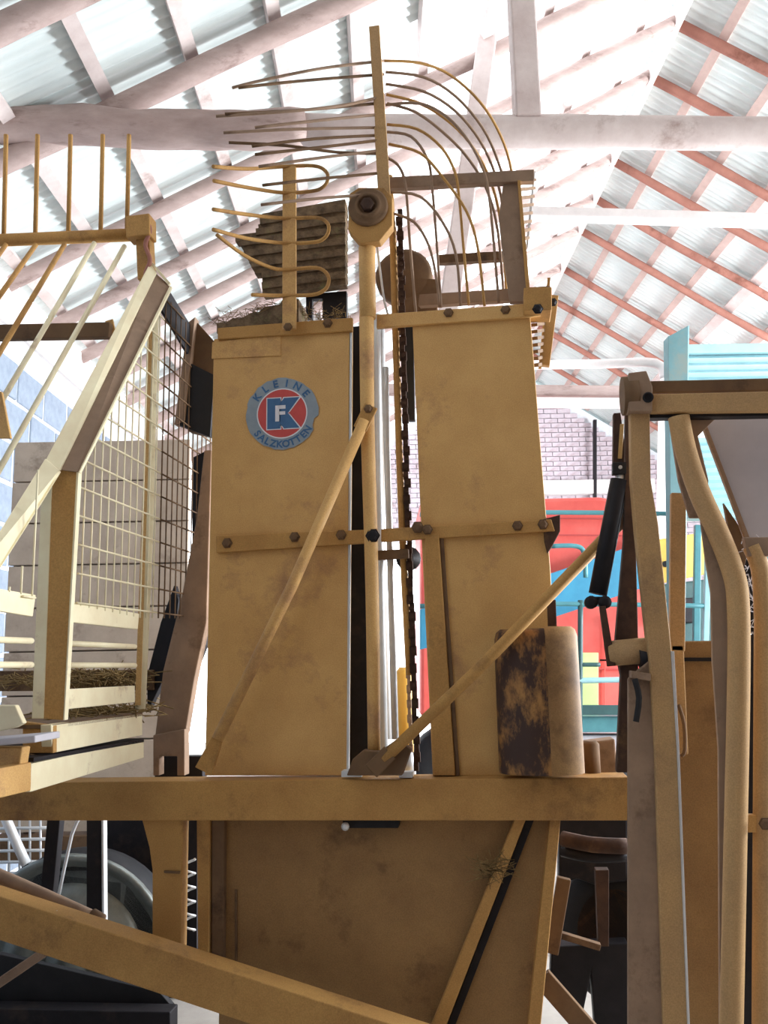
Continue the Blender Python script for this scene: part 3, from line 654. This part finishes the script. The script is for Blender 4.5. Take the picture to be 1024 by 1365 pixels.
# cream rails of the cage
hb(pplate([(-30, 512), (2, 522), (14, 584), (-30, 584)], 2.1, .01), 'head_gusset', YEL, .002)
def crail(pts, t, name='cage_rail', m=CRM): return hb(cplate(pts, t), name, m, .002)
crail([(-40, 778), (48, 793), (44, 822), (-40, 808)], .012); crail([(92, 801), (186, 818), (184, 839), (91, 829)], .012)
for y0, y1 in ((851, 862), (886, 887)):
    hb(MB().tube([C(-60, y0), C(42, y0+(y1-y0)*.3)], .008, 8), 'cage_rod', CRM); hb(MB().tube([C(92, y0+(y1-y0)*.6), C(180, y1)], .008, 8), 'cage_rod', CRM)
crail([(86, 919), (180, 914), (180, 936), (84, 946)], .02)
crail([(68, 966), (190, 951), (190, 980), (70, 1004)], .03, 'platform_edge'); crail([(42, 1018), (192, 985), (192, 1010), (40, 1056)], .03, 'platform_edge')
hb(cplate([(-60, 1036), (42, 1016), (42, 1054), (-60, 1078)], .03, off=.0), 'platform_edge', YEL, .003)
hb(MB().plate([C(70, 966), C(190, 950), C(190, 950)+V((-.5, 0, 0)), C(70, 966)+V((-.5, 0, 0))], (0, 0, -.01)), 'platform_floor', BRN)
hb(MB().plate([C(45, 1010), C(192, 985), C(192, 985)+V((-.5, 0, 0)), C(45, 1010)+V((-.5, 0, 0))], (0, 0, -.01)), 'platform_floor', DRK)
YN = C(70, 985).y
hb(pplate([(30, 962), (71, 967), (71, 1004), (30, 1004)], YN, .02), 'platform_end', YELD, .002)
hb(pplate([(26, 1004), (44, 1006), (42, 1056), (24, 1056)], YN-.01, .03), 'platform_bracket', BRN, .002)
hb(pplate([(-80, 940), (20, 940), (31, 964), (20, 970), (-80, 992)], YN-.12, .02), 'cream_step_plate', CRM, .003)
mb = MB(); a = P(-60, 992, YN-.16); b = P(64, 982, YN-.16); mb.bar(a, b, 9*sc(a), .12); hb(mb, 'step_board', GPLT, .003)
hb(pplate([(-80, 996), (30, 996), (24, 1036), (-80, 1040)], YN-.14, .04), 'step_riser', YEL, .004)
hb(pplate([(-80, 1038), (26, 1034), (26, 1052), (-80, 1074)], YN-.12, .04), 'step_riser', CRM, .004)
# chaff on the platform
o = straw('chaff', STRAW, [((20, 905, 3.1), (180, 908, 3.1)), ((92, 902, 2.9), (180, 905, 3.1)), ((92, 955, 2.6), (178, 945, 2.9))], 900, .09, .003, spread=(.05, .12, .012)).build('chaff', STRAW, None, P(130, 920, 3.0)); tag(o, 'loose straw and chaff lying on the cage platform', 'chaff', kind='stuff')
hb(pplate([(-60, 895), (205, 893), (205, 920), (-60, 922)], 3.15, .12), 'hay_trough', BRN, .003)
# dark head plates right of the mesh
hb(MB().plate([C(224, 384), C(259, 441), C(251, 472), C(213, 408)], (-.01, 0, 0)), 'head_plate', DRK, .001)
ch = hb(pplate([(258, 424), (292, 462), (286, 582), (250, 574), (244, 500)], 3.18, .05), 'side_chute', BRN, .003)
hb(pplate([(250, 430), (260, 422), (246, 560), (232, 566)], 3.15, .05), 'side_chute_edge', GRB, .003, ch)
hb(pplate([(246, 480), (286, 500), (280, 582), (236, 566)], 3.16, .03), 'side_chute_liner', BLK, .002, ch)
# leaning leg
lg = hb(pplate([(272, 600), (282, 600), (275, 830), (259, 905), (247, 978), (206, 985), (217, 895), (243, 790), (262, 690)], 3.12, .05), 'leaning_leg', GRB, .004)
hb(pplate([(204, 980), (246, 972), (246, 1034), (236, 1034), (236, 1008), (212, 1008), (212, 1034), (204, 1034)], 3.08, .05), 'leg_foot', GRB, .003, lg)
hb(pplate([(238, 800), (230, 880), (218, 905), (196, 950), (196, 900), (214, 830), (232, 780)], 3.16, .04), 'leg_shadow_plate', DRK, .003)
hb(pplate([(256, 610), (276, 600), (274, 860), (256, 905)], 3.26, .04), 'leg_shade_strip', DRK, .003)  # dark plate standing in for the shade right of the leg
hb(pplate([(206, 1008), (270, 1008), (270, 1040), (206, 1040)], 3.2, .05), 'leg_socket', DRK, .003)
# ---- right-hand frame
YR = 2.62
hb(pplate([(838, 905), (866, 880), (889, 1005), (905, 1420), (838, 1420)], YR+.02, .03), 'frame_column', GRB, .004)  # shading in the colour: left face darker than the lit front flange
fc = hb(MB().plate([P(x, y, YR) for x, y in reversed([(840, 520), (866, 522), (868, 640), (878, 700), (897, 880), (905, 1000), (921, 1420), (886, 1420), (873, 1000), (866, 880), (848, 710), (842, 640)])], (0, .05, 0)), 'frame_upright', TAN, .004)
hb(MB().plate([P(x, y, YR-.01) for x, y in reversed([(895, 868), (899, 868), (906, 1000), (922, 1420), (919, 1420), (903, 1000)])], (0, .02, 0)), 'upright_highlight', GAL, .001, fc)  # pale strip painting the bright lit edge of the upright
hb(pplate([(835, 530), (845, 530), (848, 720), (852, 885), (838, 1000), (838, 1030), (822, 1030), (828, 900), (820, 862), (832, 720)], 2.72, .04), 'dark_upright', RSTD, .004)
hub = hb(pplate([(838, 497), (862, 494), (870, 515), (870, 548), (838, 548)], YR-.03, .05), 'hub_plate', GRB, .003)
hb(MB().lathe(P(836, 528, YR+.02), (1, 0, 0), [(.06, -.015), (.06, .03)], 20), 'hub_disc', BRN, parent=hub)
hb(MB().lathe(P(864, 530, YR-.03), (0, -1, 0), [(.016, -.01), (.016, .006), (.011, .007), (.010, .001)], 16), 'hub_hole', DRK, parent=hub)
hb(pbar((866, 519, YR+.08), (1200, 512, YR-.02), 17, .05), 'upper_arm', BRN, .004)
hb(pbar((866, 541, YR+.02), (1200, 534, YR-.08), 26, .05), 'upper_arm', TAN, .004)
hb(pbar((866, 556, YR+.03), (1200, 549, YR-.05), 7, .04), 'upper_arm', DRK, .002)
mb = ptube([(905, 556, YR), (914, 600, YR), (932, 655, YR-.02), (958, 712, YR-.04), (976, 758, YR-.05), (984, 800, YR-.06), (985, 900, YR-.06), (981, 1100, YR-.06), (974, 1420, YR-.06)], 14, 4, 16, r2=15.5)
bt = hb(mb, 'bent_tube', TAN)
hb(MB().plate([P(x, y, YR-.03) for x, y in reversed([(934, 690), (960, 735), (975, 800), (975, 1000), (972, 1420), (960, 1420), (958, 1000), (950, 880), (948, 790), (940, 740)])], (0, .015, 0)), 'tube_web_plate', GRB, .002, bt)
hb(pplate([(892, 556), (924, 552), (945, 640), (940, 690), (920, 690), (905, 640)], YR+.03, .02), 'tube_head_plate', GRB, .003, bt)
hb(MB().plate([P(x, y, YR+.03) for x, y in reversed([(924, 560), (960, 552), (930, 582)])], (0, .01, 0)), 'gusset', GRB, .001)
hb(pbar((904, 658, YR+.12), (902, 868, YR+.12), 19, .03), 'flat_post', TAN, .003)
hb(pbar((902, 860, YR+.12), (908, 1005, YR+.12), 16, .03), 'flat_post', TAN, .003)
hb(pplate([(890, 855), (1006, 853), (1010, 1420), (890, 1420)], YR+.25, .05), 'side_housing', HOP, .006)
hb(pbar((896, 879, YR+.235), (966, 879, YR+.235), 5, .01), 'housing_seam', DRK)
hb(ptube([(905, 940, YR+.1), (912, 965, YR+.08), (913, 1000, YR+.08), (908, 1008, YR+.08)], 2.5, 3), 'hose_end', BRN)
hb(pplate([(936, 560), (1030, 549), (1200, 540), (1200, 760), (1030, 735), (1002, 726)], YR+.16, .006), 'grey_guard_sheet', GPLT, .002)
hb(MB().plate([P(x, y, YR+.15) for x, y in reversed([(934, 560), (940, 560), (1004, 728), (998, 728)])], (0, .02, 0)), 'guard_edge', GRB, .001)
hb(pplate([(965, 670), (985, 700), (998, 735), (990, 765), (978, 740)], YR+.17, .02), 'guard_bracket', BRN, .002)
hb(ptube([(1002, 728, YR-.02), (1014, 760, YR-.02), (1018, 820, YR-.02), (1018, 900, YR-.02), (1016, 1420, YR-.02)], 12, 3, 14), 'rear_tube', TAN)
hb(pplate([(992, 716), (1040, 716), (1040, 740), (998, 742)], YR-.04, .03), 'rear_bracket', GRB, .003)
hb(pbar((994, 1097, YR-.02), (1016, 1097, YR-.02), 22, .03), 'tube_link', YEL, .003)
bolt(1020, 1098, YR-.07, 7)
hb(pplate([(988, 745), (1010, 745), (1014, 1420), (992, 1420)], YR+.2, .02), 'dark_inner_sheet', DRK, .002)
mb = MB()
for i in range(70):
    c = P(998+random.gauss(0, 5), 800+random.gauss(0, 36), YR+.12); d = V((random.gauss(0, 1), random.gauss(0, 1), random.gauss(0, 1))).normalized()*.03*random.random(); mb.bar(c-d, c+d, .0016, .0016)
for a in () and (((872, 560), (895, 640), (905, 700)), ((868, 600), (880, 590), (890, 620)), ((905, 500), (895, 540), (870, 550)), ((845, 500), (848, 520), (860, 560)), ((996, 860), (1002, 880), (1006, 900))):
    mb.tube(cr([P(x, y, YR-.05) for x, y in a], 4), .0007, 4)
o = mb.build('cobwebs', mat('dusty_cobweb', (206, 204, 210), None, .9), None, P(998, 880, YR+.12)); tag(o, 'dusty cobwebs and twine in the gap beside the bent tube', 'cobwebs', kind='stuff')
# damper
dm = hb(ptube([(826, 640, 2.74), (797, 792, 2.74)], 12, 1, 16), 'damper', DRK)
hb(ptube([(828, 632, 2.74), (826, 644, 2.74)], 6, 1, 12), 'damper_rod', GAL, parent=dm)
hb(pplate([(817, 616), (836, 616), (836, 632), (817, 632)], 2.72, .03), 'damper_clevis', BLK, .002, dm)
hb(MB().lathe(P(827, 623, 2.72), (0, -1, 0), [(.006, 0), (.006, .005)], 10), 'clevis_pin', GAL, parent=dm)
hb(MB().lathe(P(797, 796, 2.74), (0, 0, 1), [(.022, -.02), (.031, .0)], 14), 'damper_foot', DRK, parent=dm)
for x in (788, 806): hb(MB().lathe(P(x, 803, 2.72), (0, -1, 0), [(.020, -.02), (.020, .015), (.008, .018)], 14), 'damper_eye', DRK, parent=dm)
hb(pbar((826, 618, 2.80), (822, 552, 2.80), 18, .03, w2=9), 'damper_bracket', RSTD, .002)
hb(pbar((826, 612, 2.79), (829, 566, 2.79), 5, .02), 'damper_bracket', YEL, .001)
hb(pbar((803, 808, 2.70), (815, 888, 2.70), 8, .02, w2=11), 'crank_lever', RSTD, .002)
p, q = P(815, 871, 2.72), P(872, 866, 2.68)
hb(MB().tube([p, q], 17*sc(p), 18), 'torque_tube', TAN)
hb(MB().tube([P(852, 878, 2.68), P(874, 876, 2.68)], 16*sc(p), 14), 'torque_tube_collar', DRK)
hb(MB().tube([P(800, 880, 2.7), P(822, 880, 2.7)], .003, 6), 'split_pin', DRK)
hb(pplate([(842, 894), (868, 898), (868, 908), (842, 904)], 2.6, .05), 'pale_lug', GRB, .002)
hb(ptube([(846, 905, 2.6), (852, 930, 2.6), (848, 962, 2.6)], 4, 3), 'hanging_hose', BLK)
# oily remains on the beam's right end
hb(pplate([(780, 990), (820, 985), (824, 1036), (780, 1036)], 3.1, .1), 'pump_block', GRB, .006)
hb(MB().lathe(P(788, 1012, 3.05), (0, 0, 1), [(.03, -.06), (.03, .05), (.02, .06)], 14), 'pump_cap', BRN)

# ================================================================== background things (barn coordinates)
def bthing(name, label, cat, o, group=None):
    return thing(name, label, cat, BW(*o), group, BA)
class BT:
    def __init__(s, root, o): s.r = root; s.o = V(o)
    def add(s, mb, name, m, bevel=0, parent=None, label=None, kind=None): return mb.build(name, m, parent or s.r, s.o, bevel, label, kind)
def bpl(pts, d, t): return MB().plate([PBL(x, y, d) for x, y in reversed(pts)], (0, t, 0))
def bbar(a, b, d, w, t): return MB().bar(PBL(*a, d), PBL(*b, d), w, t)
# red machine with blue arm and yellow panel
o0 = (2.6, 8.4, 0)
rm = bthing('red_farm_machine', 'faded red farm machine with blue diagonal chute and teal railings parked behind the harvester', 'farm machine', o0); T = BT(rm, o0)
T.add(bpl([(560, 668), (800, 662), (870, 674), (872, 955), (560, 955)], 8.6, 1.3), 'red_hood', RED, .04)
for y in (690, 712, 890): T.add(bbar((600, y), (868, y+2), 8.57, .012, .02), 'hood_seam', mat('seam_red', (190, 80, 78)))
T.add(bbar((806, 820), (806, 950), 8.57, .012, .02), 'hood_seam', RED)
ar = T.add(bpl([(560, 812), (735, 764), (876, 716), (880, 776), (735, 824), (560, 866)], 8.25, .14), 'blue_chute', BLU, .01)
T.add(bpl([(876, 719), (955, 707), (955, 762), (880, 778)], 8.24, .15), 'yellow_chute_end', YEB, .01)
for x, y in ((808, 766), (887, 752)): T.add(MB().lathe(PBL(x, y, 8.24), (0, -1, 0), [(.03, 0), (.03, .02)], 12), 'chute_bolt', DRK)
def rail(pts, name, r=.022, m=TEAL, d=7.9): T.add(MB().tube(cr([PBL(x, y, d) for x, y in pts], 4), r, 10), name, m)
rail([(560, 686), (735, 683), (960, 686)], 'railing'); rail([(560, 808), (735, 805), (960, 808)], 'railing')
rail([(735, 728), (768, 728), (779, 738), (781, 770)], 'railing'); rail([(774, 800), (773, 965)], 'railing', .024, TEALD); rail([(740, 908), (880, 905)], 'railing', .026, PALT)
rail([(740, 886), (768, 886)], 'railing', .02, TEALD); rail([(800, 886), (772, 886)], 'railing', .02, TEALD)
T.add(bpl([(740, 940), (880, 940), (880, 953), (740, 953)], 7.9, .06), 'platform_bar', TEALD, .005)
T.add(bpl([(740, 955), (880, 955), (880, 976), (740, 976)], 8.0, .3), 'platform_skirt', TEAL, .005)
T.add(bpl([(740, 870), (798, 870), (798, 945), (740, 945)], 8.45, .03), 'green_panel', GRNP, .005)
T.add(bpl([(872, 780), (960, 770), (960, 870), (872, 870)], 8.6, .3), 'engine_bay', TEALD, .02)
T.add(bpl([(876, 800), (930, 796), (930, 830), (876, 830)], 8.5, .1), 'engine_cover', DRK, .01)
T.add(bpl([(740, 980), (880, 980), (880, 1010), (740, 1010)], 8.1, .5), 'machine_base', GPLT, .02)
for x in (600, 860):
    c = PBL(x, 975, 9.2); c.z = .45; T.add(MB().lathe(c, (0, -1, 0), [(.2, -.15), (.42, -.14), (.45, 0), (.42, .14), (.2, .15), (.18, .05), (0, .05)], 28), 'wheel', BLK)
T.add(bbar((945, 700), (940, 868), 7.9, .05, .05), 'ladder_post', PALT, .005)
T.add(bbar((930, 700), (928, 868), 8.1, .06, .05), 'ladder_post', TEAL, .005)
# teal column
o0 = tuple(PBL(905, 800, 6.6))[:2]+(0,)
tc = bthing('steel_column', 'tall teal-green steel column behind the right-hand frame', 'column', o0); T = BT(tc, o0)
q = [PBL(892, 448, 6.6), PBL(918, 434, 6.6), PBL(912, 880, 6.6), PBL(898, 880, 6.6)]
for a_, b_ in ((2, 1), (3, 0)): q[a_] = q[b_].lerp(q[a_], q[b_].z/(q[b_].z-q[a_].z))
T.add(MB().plate(q, (0, .02, 0)), 'column_web', TEALM, .003)
T.add(MB().bar(q[1]+V((0, .06, 0)), q[2]+V((0, .06, 0)), .012, .12), 'column_flange', PALT, .002)
T.add(MB().bar(q[0]+V((0, .06, 0)), q[3]+V((0, .06, 0)), .012, .12), 'column_flange', TEALM, .002)
# pale corrugated container
o0 = tuple(PBL(1000, 800, 7.4))[:2]+(0,)
ct = bthing('corrugated_bin', 'pale teal bin with horizontal corrugations at the right edge behind the frame', 'bin', o0); T = BT(ct, o0)
xa = PBL(916, 560, 7.4).x; xb = xa+1.5; zt = PBL(960, 466, 7.4).z; zb = PBL(960, 690, 7.4).z
mb = MB(); nz = 22; vs = []
for i in range(nz*4+1):
    z = zb+(zt-.05-zb)*i/(nz*4); yy = 7.4+.018*math.cos(i*math.pi/2); vs += [(xa, yy, z), (xb, yy, z)]
mb._add(vs, [(2*i, 2*i+1, 2*i+3, 2*i+2) for i in range(nz*4)])
mb.box(((xa+xb)/2, 7.6, (zt+zb)/2), (xb-xa, .3, zt-zb-.05))
T.add(mb, 'bin_wall', PALT)
T.add(MB().box(((xa+xb)/2, 7.4, zt), (xb-xa+.06, .08, .08)), 'bin_rim', PALT, .005)
T.add(MB().box(((xa+xb)/2, 7.36, PBL(960, 580, 7.4).z), (xb-xa, .05, .06)), 'bin_rib', PLAS, .005)
for x in (xa+.62, xb-.1): T.add(MB().box((x, 7.58, zb/2), (.1, .1, zb)), 'bin_leg', TEALD, .005)
# brown boarded trailer side behind the cage
o0 = tuple(PBL(140, 900, 4.6))[:2]+(0,)
bt_ = bthing('boarded_trailer', 'brown boarded trailer side standing behind the wire mesh cage', 'trailer', o0); T = BT(bt_, o0)
zt = PBL(120, 588, 4.6).z; xa = PBL(16, 700, 4.6).x; xb = PBL(252, 700, 4.6).x
nb = 9; hbd = (zt-.75)/nb
for i in range(nb):
    T.add(MB().box(((xa+xb)/2, 4.6+random.uniform(-.004, .004), .75+hbd*(i+.5)), (xb-xa, .035, hbd-.008)), 'board', BRD, .003)
T.add(MB().box(((xa+xb)/2, 4.63, .78+(zt-.8)/2), (xb-xa-.02, .015, zt-.84)), 'backing_sheet', BRD)
for x in (xa+.15, (xa+xb)/2, xb-.15): T.add(MB().box((x, 4.67, zt/2+.2), (.06, .05, zt-.4)), 'stake', DRK, .003)
T.add(MB().box(((xa+xb)/2, 5.0, .68), (xb-xa, .9, .12)), 'trailer_bed', BRN, .005)
for x in (xa+.35, xb-.3): T.add(MB().lathe((x, 5.0, .34), (0, -1, 0), [(.15, -.1), (.31, -.09), (.34, 0), (.31, .09), (.15, .1), (.13, .03), (0, .03)], 24), 'wheel', BLK)
